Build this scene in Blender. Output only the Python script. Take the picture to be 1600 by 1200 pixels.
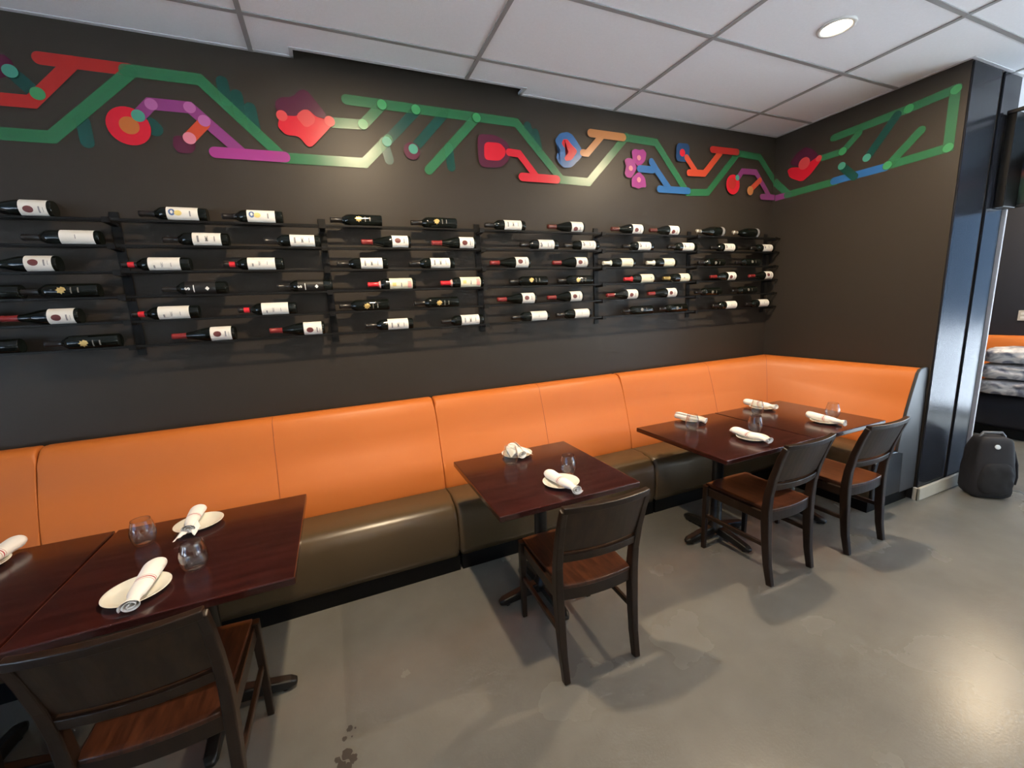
import bpy, bmesh, math, random
from mathutils import Vector, Matrix, noise
PI = math.pi
random.seed(7)
for o in list(bpy.data.objects): bpy.data.objects.remove(o, do_unlink=True)
S = bpy.context.scene
COL = S.collection

# ------------------------------------------------------------------ camera
cam_d = bpy.data.cameras.new('camera'); cam = bpy.data.objects.new('camera', cam_d); COL.objects.link(cam)
cam_d.sensor_width = 36; cam_d.lens = 649.57 / 1600 * 36; cam_d.clip_start = .02
Rv = Vector((0.91778386, -0.39421481, -0.04761785)); Uv = Vector((0.1136847, 0.14596666, 0.98273573)); Fv = Vector((0.38045837, 0.90735242, -0.17878204))
M3 = Matrix((Rv, Uv, -Fv)).transposed().to_4x4(); M3.translation = Vector((0, -2.9353, 1.6396)); cam.matrix_world = M3
S.camera = cam

# ------------------------------------------------------------------ colour, sky, lamps
S.view_settings.view_transform = 'Standard'; S.view_settings.look = 'None'
S.view_settings.gamma = 1; S.view_settings.use_curve_mapping = False
S.view_settings.exposure = 0.16
W = bpy.data.worlds.new('world'); S.world = W; W.use_nodes = True
W.node_tree.nodes['Background'].inputs[0].default_value = (.34, .62, 1.0, 1)
W.node_tree.nodes['Background'].inputs[1].default_value = 1.7
LAMP_W = 43
LAMP_COL = (1.0, .78, .52)
LAMPS = [(x, y) for y in (-1.233, -3.671, -6.11) for x in (-2.071, .367, 2.805, 6.462)]
def area(name, loc, rot, sx, sy, power, col, shape='RECTANGLE', portal=False):
    l = bpy.data.lights.new(name, 'AREA'); l.shape = shape; l.size = sx; l.size_y = sy; l.energy = power; l.color = col
    o = bpy.data.objects.new(name, l); COL.objects.link(o); o.location = loc; o.rotation_euler = rot
    if portal: l.cycles.is_portal = True
    return o
for i, (x, y) in enumerate(LAMPS):
    if (y < -6 and x > 6) or x < -2: continue            # the left-hand lamps are off
    area('downlight_lamp', (x, y, 3.098), (0, 0, 0), .10, .10, LAMP_W * (1.25 if y > -2 else .28), LAMP_COL, 'DISK')
area('window_portal', (7.28, -4.2, 1.35), (0, PI/2, 0), 2.6, 4.9, 1, (1, 1, 1), portal=True)
area('window_portal', (-4.48, -4.4, 1.45), (0, -PI/2, 0), 2.5, 4.4, 1, (1, 1, 1), portal=True)

sun = bpy.data.objects.new('sun', bpy.data.lights.new('sun', 'SUN')); COL.objects.link(sun); sun.data.energy = 125; sun.data.color = (.84, .93, 1); sun.data.angle = .01
sun.rotation_euler = Vector((-.85, -.35, -1.0)).to_track_quat('-Z', 'Y').to_euler()

# ------------------------------------------------------------------ materials
MATS = {}
def mat(name, col, rough=.5, metal=0, spec=.5, coat=0, bump=0, bscale=200, var=0, vscale=6, alpha=1, sheen=0, emit=None, estr=0):
    if name in MATS: return MATS[name]
    m = bpy.data.materials.new(name); m.use_nodes = True; nt = m.node_tree; b = nt.nodes['Principled BSDF']
    b.inputs['Base Color'].default_value = (*col, 1); b.inputs['Roughness'].default_value = rough
    b.inputs['Metallic'].default_value = metal; b.inputs['Specular IOR Level'].default_value = spec
    b.inputs['Coat Weight'].default_value = coat; b.inputs['Coat Roughness'].default_value = .12
    b.inputs['Alpha'].default_value = alpha; b.inputs['Sheen Weight'].default_value = sheen
    if emit: b.inputs['Emission Color'].default_value = (*emit, 1); b.inputs['Emission Strength'].default_value = estr
    tc = nt.nodes.new('ShaderNodeTexCoord')
    if bump:
        n = nt.nodes.new('ShaderNodeTexNoise'); n.inputs['Scale'].default_value = bscale; n.inputs['Detail'].default_value = 3
        bp = nt.nodes.new('ShaderNodeBump'); bp.inputs['Strength'].default_value = bump; bp.inputs['Distance'].default_value = .002
        nt.links.new(tc.outputs['Object'], n.inputs['Vector']); nt.links.new(n.outputs['Fac'], bp.inputs['Height']); nt.links.new(bp.outputs['Normal'], b.inputs['Normal'])
    if var:
        n = nt.nodes.new('ShaderNodeTexNoise'); n.inputs['Scale'].default_value = vscale; n.inputs['Detail'].default_value = 5
        mx = nt.nodes.new('ShaderNodeMix'); mx.data_type = 'RGBA'
        mx.inputs[6].default_value = (*[c * (1 - var) for c in col], 1); mx.inputs[7].default_value = (*[min(1, c * (1 + var)) for c in col], 1)
        nt.links.new(tc.outputs['Object'], n.inputs['Vector']); nt.links.new(n.outputs['Fac'], mx.inputs[0]); nt.links.new(mx.outputs[2], b.inputs['Base Color'])
    MATS[name] = m; return m
def ramp_mat(name, c1, c2, scale, stretch, rough, coat=0, spec=.5, detail=6, dist=0, lo=.35, hi=.65, bump=.05, rlo=None):
    """two-tone grain / mottle driven by stretched noise"""
    m = bpy.data.materials.new(name); m.use_nodes = True; nt = m.node_tree; b = nt.nodes['Principled BSDF']; L = nt.links.new
    tc = nt.nodes.new('ShaderNodeTexCoord'); mp = nt.nodes.new('ShaderNodeMapping'); mp.inputs['Scale'].default_value = stretch
    n = nt.nodes.new('ShaderNodeTexNoise'); n.inputs['Scale'].default_value = scale; n.inputs['Detail'].default_value = detail; n.inputs['Distortion'].default_value = dist
    r = nt.nodes.new('ShaderNodeValToRGB'); r.color_ramp.elements[0].position = lo; r.color_ramp.elements[1].position = hi
    r.color_ramp.elements[0].color = (*c1, 1); r.color_ramp.elements[1].color = (*c2, 1)
    L(tc.outputs['Object'], mp.inputs['Vector']); L(mp.outputs['Vector'], n.inputs['Vector']); L(n.outputs['Fac'], r.inputs['Fac']); L(r.outputs['Color'], b.inputs['Base Color'])
    b.inputs['Roughness'].default_value = rough; b.inputs['Coat Weight'].default_value = coat; b.inputs['Coat Roughness'].default_value = .1; b.inputs['Specular IOR Level'].default_value = spec
    if rlo is not None:
        mr = nt.nodes.new('ShaderNodeMapRange'); mr.inputs['To Min'].default_value = rlo; mr.inputs['To Max'].default_value = rough
        L(n.outputs['Fac'], mr.inputs['Value']); L(mr.outputs['Result'], b.inputs['Roughness'])
    if bump:
        bp = nt.nodes.new('ShaderNodeBump'); bp.inputs['Strength'].default_value = bump; bp.inputs['Distance'].default_value = .002
        L(n.outputs['Fac'], bp.inputs['Height']); L(bp.outputs['Normal'], b.inputs['Normal'])
    MATS[name] = m; return m
def glass_mat(name, tint, ior=1.45, maxr=.06):
    m = bpy.data.materials.new(name); m.use_nodes = True; nt = m.node_tree; nt.nodes.clear(); L = nt.links.new
    o = nt.nodes.new('ShaderNodeOutputMaterial'); t = nt.nodes.new('ShaderNodeBsdfTransparent'); g = nt.nodes.new('ShaderNodeBsdfGlossy')
    t.inputs[0].default_value = (*tint, 1); g.inputs['Roughness'].default_value = maxr
    lw = nt.nodes.new('ShaderNodeLayerWeight'); lw.inputs['Blend'].default_value = .5; pw = nt.nodes.new('ShaderNodeMath'); pw.operation = 'POWER'; pw.inputs[1].default_value = 2.9
    f = nt.nodes.new('ShaderNodeMapRange'); f.inputs['To Min'].default_value = (ior-1)**2/(ior+1)**2; f.inputs['To Max'].default_value = 1; x = nt.nodes.new('ShaderNodeMixShader')
    L(lw.outputs['Facing'], pw.inputs[0]); L(pw.outputs[0], f.inputs['Value']); L(f.outputs[0], x.inputs[0]); L(t.outputs[0], x.inputs[1]); L(g.outputs[0], x.inputs[2]); L(x.outputs[0], o.inputs[0])
    MATS[name] = m; return m
def floor_mat():
    m = ramp_mat('floor_concrete', (.132, .131, .120), (.190, .188, .171), 1.6, (1, 1, 1), .32, detail=9, dist=.1, lo=.22, hi=.80, bump=0, spec=.38, rlo=.2)
    nt = m.node_tree; L = nt.links.new; b = nt.nodes['Principled BSDF']; tc = [n for n in nt.nodes if n.type == 'TEX_COORD'][0]
    src = b.inputs['Base Color'].links[0].from_socket
    n = nt.nodes.new('ShaderNodeTexNoise'); n.inputs['Scale'].default_value = 9; n.inputs['Detail'].default_value = 8; L(tc.outputs['Object'], n.inputs['Vector'])
    r = nt.nodes.new('ShaderNodeValToRGB'); r.color_ramp.elements[0].position = .15; r.color_ramp.elements[1].position = .85
    r.color_ramp.elements[0].color = (.88, .87, .85, 1); r.color_ramp.elements[1].color = (1, 1, 1, 1); L(n.outputs['Fac'], r.inputs['Fac'])
    mx = nt.nodes.new('ShaderNodeMix'); mx.data_type = 'RGBA'; mx.blend_type = 'MULTIPLY'; mx.inputs[0].default_value = 1
    L(src, mx.inputs[6]); L(r.outputs['Color'], mx.inputs[7]); L(mx.outputs[2], b.inputs['Base Color'])
    n2 = nt.nodes.new('ShaderNodeTexNoise'); n2.inputs['Scale'].default_value = 90; L(tc.outputs['Object'], n2.inputs['Vector'])
    bp = nt.nodes.new('ShaderNodeBump'); bp.inputs['Strength'].default_value = .3; bp.inputs['Distance'].default_value = .001; L(n2.outputs['Fac'], bp.inputs['Height']); L(bp.outputs['Normal'], b.inputs['Normal'])
    return m
floor_mat()
mat('wall_paint', (.036, .030, .0235), .40, bump=.25, bscale=350, spec=.25)
mat('cream_paint', (.62, .58, .50), .6)  # unseen walls made pale to throw more light onto the ceiling
mat('pavement_stone', (.33, .33, .33), .8, var=.1, vscale=3)
mat('wall_far_paint', (.022, .024, .032), .5)
mat('column_paint', (.020, .022, .028), .20, spec=.07, bump=.03, bscale=60)
mat('ceiling_tile', (.86, .88, .92), .9, bump=.5, bscale=160, var=.04, vscale=60)
mat('grid_metal', (.31, .31, .31), .5)
mat('angle_trim', (.55, .55, .57), .5)
mat('plenum', (.03, .03, .03), .9)
mat('baseboard_paint', (.46, .43, .35), .55, var=.1, vscale=20)
mat('orange_vinyl', (.56, .155, .028), .42, bump=.12, bscale=500, spec=.35, var=.05, vscale=3)
mat('orange_seam', (.30, .07, .02), .5)
mat('brown_vinyl', (.085, .056, .027), .30, bump=.08, bscale=300, spec=.6, var=.06, vscale=3)
mat('brown_seam', (.025, .018, .01), .5)
mat('black_plinth', (.004, .004, .004), .6, spec=.15)
mat('grey_vinyl', (.034, .035, .038), .45)
mat('black_vinyl', (.010, .011, .013), .25)
mat('cast_iron', (.008, .008, .008), .35, spec=.5)
mat('rack_steel', (.006, .006, .006), .42, spec=.22)
ramp_mat('mahogany', (.021, .0042, .0035), (.044, .0085, .006), 5, (1, 6, 1), .24, coat=.35, bump=.03, rlo=.18)
ramp_mat('table_edge', (.020, .006, .005), (.04, .010, .008), 5, (1, 6, 1), .3, coat=.3, bump=.02)
ramp_mat('chair_wood', (.011, .0055, .003), (.021, .0105, .0055), 7, (3, 3, .5), .38, spec=.35, coat=.06, bump=.08)
ramp_mat('chair_panel', (.014, .007, .0035), (.028, .0145, .007), 5, (6, 6, .7), .36, spec=.35, coat=.06, bump=.06, dist=.8)
ramp_mat('seat_wood', (.024, .0075, .004), (.060, .020, .009), 9, (6, .8, 1), .32, spec=.4, coat=.12, bump=.06, dist=.5)
mat('china', (.80, .79, .70), .18, coat=.5)
mat('stone_black', (.01, .01, .01), .5)
glass_mat('window_glass', (.95, .97, 1), 1.3, .02)
glass_mat('drink_glass', (.97, .98, .97), 1.6, .015)
mat('bottle_glass', (.004, .006, .005), .07, spec=.4)
mat('bottle_black', (.004, .004, .005), .12, spec=.4)
mat('paper_white', (.74, .72, .67), .6); mat('paper_cream', (.72, .68, .52), .6); mat('paper_black', (.008, .008, .008), .45)
mat('foil_black', (.010, .009, .009), .3); mat('foil_red', (.20, .018, .018), .35); mat('foil_brown', (.10, .022, .016), .4)
mat('foil_scarlet', (.62, .02, .03), .3); mat('foil_white', (.75, .72, .62), .35); mat('foil_gold', (.42, .30, .10), .3, metal=.6); mat('foil_pink', (.70, .42, .36), .4)
mat('foil_silver', (.6, .56, .48), .25, metal=.7)
mat('ink_maroon', (.13, .03, .03), .5); mat('ink_grey', (.22, .22, .23), .5); mat('ink_dark', (.06, .06, .06), .5); mat('ink_gold', (.62, .44, .16), .3, metal=.4)
mat('ink_white', (.75, .75, .72), .5); mat('ink_blue', (.07, .13, .30), .5); mat('ink_yellow', (.68, .55, .2), .5); mat('ink_pink', (.65, .30, .27), .5); mat('ink_disc', (.16, .15, .13), .4)
mat('lamp_lens', (1, 1, 1), .4, emit=(1, .86, .62), estr=12)
mat('lamp_lens_off', (.6, .6, .58), .4)
mat('lamp_trim', (.7, .7, .68), .4)
mat('steel_frame', (.015, .016, .018), .25)
mat('bag_cloth', (.012, .013, .018), .75, bump=.3, bscale=300); mat('bag_pocket', (.008, .009, .012), .8, bump=.3, bscale=300); mat('bag_handle', (.10, .11, .13), .35); mat('bag_badge', (.55, .62, .68), .3)
mat('outlet_plastic', (.5, .48, .44), .4)
ramp_mat('linen_wrap', (.20, .21, .27), (.72, .70, .70), 6, (1, 1, 1.6), .5, detail=6, dist=1.6, lo=.38, hi=.56, bump=.4)
mat('stain_dark', (.035, .03, .026), .6)
def napkin_mat():
    m = bpy.data.materials.new('napkin_cloth'); m.use_nodes = True; nt = m.node_tree; b = nt.nodes['Principled BSDF']; L = nt.links.new
    tc = nt.nodes.new('ShaderNodeTexCoord'); sp = nt.nodes.new('ShaderNodeSeparateXYZ'); L(tc.outputs['UV'], sp.inputs[0])
    r = nt.nodes.new('ShaderNodeValToRGB'); cr = r.color_ramp; cr.interpolation = 'CONSTANT'
    cr.elements[0].position = 0; cr.elements[0].color = (.88, .86, .83, 1); cr.elements[1].position = .44; cr.elements[1].color = (.60, .36, .33, 1)
    for p_, c in ((.452, (.88, .86, .83)), (.472, (.42, .03, .05)), (.492, (.88, .86, .83)), (.515, (.62, .36, .33)), (.527, (.88, .86, .83))):
        e = cr.elements.new(p_); e.color = (*c, 1)
    L(sp.outputs[1], r.inputs['Fac']); L(r.outputs['Color'], b.inputs['Base Color']); b.inputs['Roughness'].default_value = .85; b.inputs['Sheen Weight'].default_value = .2
    n = nt.nodes.new('ShaderNodeTexNoise'); n.inputs['Scale'].default_value = 30; n.inputs['Detail'].default_value = 4; L(tc.outputs['Object'], n.inputs['Vector'])
    bp = nt.nodes.new('ShaderNodeBump'); bp.inputs['Strength'].default_value = .5; bp.inputs['Distance'].default_value = .004; L(n.outputs['Fac'], bp.inputs['Height']); L(bp.outputs['Normal'], b.inputs['Normal'])
    MATS['napkin_cloth'] = m
napkin_mat()
PAINT = dict(green=(.030, .175, .075), teal=(.007, .062, .052), lime=(.05, .26, .105), mint=(.06, .27, .20), maroon=(.085, .014, .040), crimson=(.58, .012, .030),
    coral=(.60, .06, .065), ochre=(.45, .13, .03), purple=(.26, .05, .21), magenta=(.36, .045, .25), orange=(.60, .075, .035), pink=(.62, .20, .28), lilac=(.38, .11, .30),
    red=(.47, .028, .025), blue=(.03, .14, .38), darkblue=(.018, .06, .17), tan=(.52, .21, .07))
for k, c in PAINT.items(): mat('paint_' + k, c, .26, bump=.15, bscale=350, alpha=(.8 if k in ('green', 'red', 'orange', 'purple', 'magenta', 'blue', 'tan') else .92))

# ------------------------------------------------------------------ helpers
def link(name, me, m=None, parent=None, loc=None, kind=None, smooth=False):
    o = bpy.data.objects.new(name, me); COL.objects.link(o)
    if m and len(me.materials) == 0: me.materials.append(MATS[m])
    if parent: o.parent = parent
    if loc: o.location = loc
    if kind: o['kind'] = kind
    if smooth:
        for p in me.polygons: p.use_smooth = True
    return o
def tag(o, label, cat, group=None):
    o['label'] = label; o['category'] = cat
    if group: o['group'] = group
    return o
def empty(name, loc=(0, 0, 0), rz=0, kind=None):
    o = bpy.data.objects.new(name, None); COL.objects.link(o); o.location = loc; o.rotation_euler = (0, 0, rz); o.empty_display_size = .1
    if kind: o['kind'] = kind
    return o
def me_from(name, V, F):
    me = bpy.data.meshes.new(name); me.from_pydata([tuple(v) for v in V], [], F); me.update(); return me
def finish(bm, name):
    bmesh.ops.recalc_face_normals(bm, faces=bm.faces); me = bpy.data.meshes.new(name); bm.to_mesh(me); bm.free(); return me
def box_bm(bm, a, b):
    x0, y0, z0 = a; x1, y1, z1 = b
    v = [bm.verts.new(p) for p in ((x0, y0, z0), (x1, y0, z0), (x1, y1, z0), (x0, y1, z0), (x0, y0, z1), (x1, y0, z1), (x1, y1, z1), (x0, y1, z1))]
    for f in ((0, 3, 2, 1), (4, 5, 6, 7), (0, 1, 5, 4), (1, 2, 6, 5), (2, 3, 7, 6), (3, 0, 4, 7)): bm.faces.new([v[i] for i in f])
def box_me(name, a, b, bev=0, seg=2):
    bm = bmesh.new(); box_bm(bm, a, b)
    if bev: bmesh.ops.bevel(bm, geom=list(bm.edges), offset=bev, segments=seg, affect='EDGES', profile=.5)
    return finish(bm, name)
def boxes_me(name, L):
    bm = bmesh.new()
    for a, b in L: box_bm(bm, a, b)
    return finish(bm, name)
def lathe_me(name, prof, n=32, axis='z'):
    """prof: (r, s) pairs; s runs along the axis. axis 'x-' = towards -x"""
    V = []; F = []; rings = []
    for r, s in prof:
        if r < 1e-6: rings.append([len(V)]); V.append((0, 0, s)); continue
        ring = []
        for i in range(n):
            a = 2*PI*i/n; ring.append(len(V)); V.append((r*math.cos(a), r*math.sin(a), s))
        rings.append(ring)
    for A, B in zip(rings, rings[1:]):
        for i in range(n):
            j = (i+1) % n
            if len(A) == 1 and len(B) == 1: continue
            if len(A) == 1: F.append((A[0], B[j], B[i]))
            elif len(B) == 1: F.append((A[i], A[j], B[0]))
            else: F.append((A[i], A[j], B[j], B[i]))
    if axis == 'x-': V = [(-s, x, y) for x, y, s in V]
    bm = bmesh.new(); vs = [bm.verts.new(v) for v in V]
    for f in F: bm.faces.new([vs[i] for i in f])
    return finish(bm, name)
def sweep_me(name, path, w, t, side=Vector((1, 0, 0)), cap=True):
    """rectangular bar along path; w along side, t across. w,t may be lists"""
    n = len(path); V = []; F = []
    P = [Vector(p) for p in path]
    for i, p in enumerate(P):
        d = (P[min(i+1, n-1)] - P[max(i-1, 0)]).normalized(); up = side.cross(d).normalized(); sd = d.cross(up).normalized()
        ww = (w[i] if isinstance(w, (list, tuple)) else w)/2; tt = (t[i] if isinstance(t, (list, tuple)) else t)/2
        for a, b in ((-1, -1), (1, -1), (1, 1), (-1, 1)): V.append(p + sd*a*ww + up*b*tt)
    for i in range(n-1):
        for k in range(4): a = i*4+k; b = i*4+(k+1) % 4; F.append((a, b, b+4, a+4))
    F.append((3, 2, 1, 0)); F.append(tuple((n-1)*4+k for k in range(4)))
    bm = bmesh.new(); vs = [bm.verts.new(v) for v in V]
    for f in F: bm.faces.new([vs[i] for i in f])
    return finish(bm, name)
def bevel_mod(o, w, seg=2, ang=.6):
    m = o.modifiers.new('bevel', 'BEVEL'); m.width = w; m.segments = seg; m.limit_method = 'ANGLE'; m.angle_limit = ang; return o
def tube_me(name, pts, r, n=10, closed=False):
    V = []; F = []; P = [Vector(p) for p in pts]; m = len(P); up = None
    for i, p in enumerate(P):
        d = (P[(i+1) % m] - P[(i-1) % m]) if closed else (P[min(i+1, m-1)] - P[max(i-1, 0)])
        d.normalize()
        if up is None: up = Vector((0, 0, 1)) if abs(d.z) < .9 else Vector((1, 0, 0))
        s = d.cross(up).normalized(); up = s.cross(d).normalized()
        for k in range(n): a = 2*PI*k/n; V.append(p + s*math.cos(a)*r + up*math.sin(a)*r)
    for i in range(m if closed else m-1):
        for k in range(n): j = (i+1) % m; F.append((i*n+k, i*n+(k+1) % n, j*n+(k+1) % n, j*n+k))
    if not closed: F.append(tuple(range(n))[::-1]); F.append(tuple((m-1)*n+k for k in range(n)))
    bm = bmesh.new(); vs = [bm.verts.new(v) for v in V]
    for f in F: bm.faces.new([vs[i] for i in f])
    return finish(bm, name)
def copy_tree(o, parent=None):
    c = o.copy(); COL.objects.link(c)
    if parent: c.parent = parent
    for ch in [x for x in bpy.data.objects if x.parent == o]: copy_tree(ch, c)
    return c
MURAL_BACK = [
  ('band', 'red', [(-1.145, 2.929), (-0.805, 2.932)], 0.058, 3),
  ('band', 'teal', [(-1.26, 2.853), (-1.19, 2.773)], 0.058, 3),
  ('band', 'teal', [(-1.032, 2.664), (-1.032, 2.569)], 0.058, 3),
  ('band', 'teal', [(-0.403, 2.935), (-0.396, 2.841)], 0.058, 3),
  ('band', 'teal', [(-0.343, 2.877), (-0.34, 2.786)], 0.058, 3),
  ('band', 'teal', [(-0.286, 2.819), (-0.278, 2.718)], 0.058, 3),
  ('band', 'teal', [(0.448, 2.716), (0.652, 2.922)], 0.058, 3),
  ('band', 'teal', [(0.432, 2.714), (0.454, 2.611)], 0.058, 3),
  ('band', 'teal', [(0.838, 2.926), (0.611, 2.686)], 0.058, 3),
  ('band', 'teal', [(0.853, 2.72), (0.861, 2.601)], 0.058, 3),
  ('band', 'teal', [(1.447, 2.921), (1.47, 2.847)], 0.058, 3),
  ('band', 'teal', [(1.507, 2.881), (1.529, 2.789)], 0.058, 3),
  ('band', 'teal', [(-0.757, 2.68), (-0.741, 2.66)], 0.07, 3),
  ('band', 'green', [(-1.438, 2.573), (-1.163, 2.577), (-0.798, 2.924)], 0.058, 3),
  ('band', 'green', [(-0.819, 2.927), (-0.506, 2.929), (-0.152, 2.57), (0.302, 2.579), (0.458, 2.732)], 0.058, 3),
  ('band', 'green', [(0.142, 2.792), (0.315, 2.8), (0.442, 2.929)], 0.058, 3),
  ('band', 'green', [(1.061, 2.929), (0.706, 2.569)], 0.058, 3),
  ('band', 'green', [(0.233, 2.93), (1.358, 2.931), (1.716, 2.578), (1.956, 2.576), (2.317, 2.939)], 0.058, 3),
  ('band', 'green', [(2.292, 2.931), (2.616, 2.926), (2.97, 2.56), (3.212, 2.574), (3.565, 2.928)], 0.058, 3),
  ('band', 'green', [(3.516, 2.929), (3.852, 2.921), (4.105, 2.701)], 0.058, 1),
  ('band', 'red', [(-1.408, 2.724), (-1.207, 2.728), (-1.021, 2.929)], 0.058, 3),
  ('disc', 'lime', [(-1.179, 2.768)], 0.029, 0),
  ('poly', 'maroon', [(-1.338, 2.886), (-1.272, 2.926), (-1.241, 2.894), (-1.247, 2.839), (-1.316, 2.809), (-1.351, 2.818)], 0, 0),
  ('disc', 'mint', [(-1.26, 2.853)], 0.029, 0),
  ('disc', 'crimson', [(-0.85, 2.661)], 0.092, 0),
  ('disc', 'ochre', [(-0.847, 2.664)], 0.042, 0),
  ('band', 'purple', [(-0.799, 2.715), (-0.74, 2.78), (-0.571, 2.783), (-0.355, 2.573)], 0.058, 3),
  ('band', 'magenta', [(-0.487, 2.568), (-0.144, 2.574)], 0.058, 3),
  ('disc', 'mint', [(-0.802, 2.715)], 0.029, 0),
  ('poly', 'maroon', [(-0.665, 2.637), (-0.57, 2.634), (-0.575, 2.579), (-0.597, 2.553), (-0.655, 2.55), (-0.676, 2.581)], 0, 0),
  ('band', 'orange', [(-0.519, 2.71), (-0.595, 2.629)], 0.058, 3),
  ('disc', 'pink', [(-0.595, 2.629)], 0.03, 0),
  ('disc', 'lilac', [(-0.738, 2.777)], 0.028, 0),
  ('disc', 'lilac', [(-0.571, 2.783)], 0.028, 0),
  ('disc', 'lilac', [(-0.514, 2.724)], 0.029, 0),
  ('poly', 'maroon', [(-0.157, 2.841), (-0.153, 2.868), (-0.123, 2.893), (-0.06, 2.903), (-0.027, 2.939), (-0.001, 2.951), (0.026, 2.942), (0.118, 2.822), (0.082, 2.796), (-0.151, 2.793)], 0, 0),
  ('poly', 'crimson', [(-0.155, 2.805), (-0.132, 2.818), (-0.109, 2.798), (-0.052, 2.802), (-0.015, 2.838), (0.014, 2.845), (0.051, 2.811), (0.099, 2.801), (0.123, 2.819), (0.147, 2.803), (0.141, 2.78), (0.015, 2.646), (-0.013, 2.64), (-0.055, 2.694), (-0.123, 2.694), (-0.157, 2.731), (-0.154, 2.758), (-0.141, 2.775)], 0, 0),
  ('poly', 'coral', [(-0.015, 2.841), (0.014, 2.845), (0.048, 2.803), (0.036, 2.774), (0.002, 2.749), (-0.021, 2.751), (-0.054, 2.796), (-0.044, 2.818)], 0, 0),
  ('disc', 'coral', [(0.124, 2.795)], 0.029, 0),
  ('disc', 'coral', [(-0.13, 2.795)], 0.029, 0),
  ('disc', 'maroon', [(0.602, 2.674)], 0.052, 0),
  ('disc', 'mint', [(0.612, 2.687)], 0.03, 0),
  ('disc', 'mint', [(0.449, 2.716)], 0.029, 0),
  ('disc', 'lime', [(0.315, 2.8)], 0.029, 0),
  ('disc', 'lime', [(0.439, 2.926)], 0.029, 0),
  ('disc', 'lime', [(0.649, 2.924)], 0.029, 0),
  ('disc', 'lime', [(1.06, 2.925)], 0.029, 0),
  ('poly', 'maroon', [(1.056, 2.823), (1.186, 2.831), (1.275, 2.796), (1.31, 2.736), (1.275, 2.661), (1.211, 2.62), (1.057, 2.614)], 0, 0),
  ('poly', 'crimson', [(1.105, 2.778), (1.221, 2.783), (1.264, 2.745), (1.257, 2.703), (1.214, 2.665), (1.098, 2.663)], 0, 0),
  ('band', 'crimson', [(1.289, 2.728), (1.367, 2.725), (1.51, 2.57)], 0.05, 3),
  ('band', 'crimson', [(1.385, 2.572), (1.67, 2.574)], 0.058, 3),
  ('poly', 'blue', [(1.663, 2.847), (1.707, 2.897), (1.772, 2.912), (1.815, 2.897), (1.88, 2.822), (1.909, 2.777), (1.878, 2.735), (1.802, 2.669), (1.736, 2.659), (1.689, 2.691), (1.67, 2.726), (1.677, 2.756), (1.71, 2.782), (1.673, 2.819)], 0, 0),
  ('poly', 'crimson', [(1.719, 2.829), (1.734, 2.858), (1.77, 2.861), (1.799, 2.831), (1.857, 2.788), (1.803, 2.72), (1.752, 2.708), (1.738, 2.732), (1.783, 2.777), (1.733, 2.808)], 0, 0),
  ('band', 'tan', [(1.975, 2.926), (2.279, 2.927)], 0.058, 3),
  ('band', 'tan', [(1.902, 2.78), (1.942, 2.78), (2.083, 2.921)], 0.05, 3),
  ('poly', 'magenta', [(2.362, 2.836), (2.396, 2.854), (2.438, 2.848), (2.481, 2.86), (2.512, 2.831), (2.499, 2.772), (2.436, 2.719), (2.374, 2.762)], 0, 0),
  ('poly', 'magenta', [(2.291, 2.761), (2.321, 2.78), (2.368, 2.779), (2.419, 2.715), (2.363, 2.632), (2.313, 2.634), (2.291, 2.665), (2.308, 2.706)], 0, 0),
  ('poly', 'magenta', [(2.436, 2.688), (2.5, 2.644), (2.513, 2.569), (2.471, 2.57), (2.432, 2.554), (2.392, 2.566), (2.365, 2.564), (2.363, 2.634)], 0, 0),
  ('disc', 'pink', [(2.435, 2.79)], 0.02, 0),
  ('disc', 'pink', [(2.354, 2.705)], 0.02, 0),
  ('disc', 'pink', [(2.436, 2.624)], 0.02, 0),
  ('band', 'blue', [(2.443, 2.708), (2.578, 2.71)], 0.055, 3),
  ('band', 'blue', [(2.563, 2.771), (2.614, 2.714), (2.762, 2.568)], 0.055, 3),
  ('band', 'blue', [(2.652, 2.566), (2.97, 2.57)], 0.055, 3),
  ('poly', 'darkblue', [(2.826, 2.94), (2.975, 2.946), (2.965, 2.801), (2.824, 2.797)], 0, 0),
  ('disc', 'crimson', [(2.893, 2.869)], 0.03, 0),
  ('band', 'orange', [(2.941, 2.836), (3.051, 2.73)], 0.05, 3),
  ('band', 'orange', [(2.974, 2.717), (3.15, 2.724), (3.329, 2.904)], 0.055, 3),
  ('band', 'red', [(3.235, 2.926), (3.541, 2.933)], 0.055, 3),
  ('disc', 'crimson', [(3.506, 2.656)], 0.085, 0),
  ('disc', 'red', [(3.495, 2.663)], 0.05, 0),
  ('band', 'purple', [(3.567, 2.718), (3.617, 2.776), (3.795, 2.782), (3.997, 2.581)], 0.05, 3),
  ('band', 'orange', [(3.857, 2.716), (3.729, 2.619)], 0.05, 3),
  ('disc', 'tan', [(3.733, 2.616)], 0.04, 0),
  ('disc', 'mint', [(3.556, 2.717)], 0.025, 0),
  ('band', 'purple', [(3.893, 2.571), (4.099, 2.574)], 0.052, 1),
]
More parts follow.
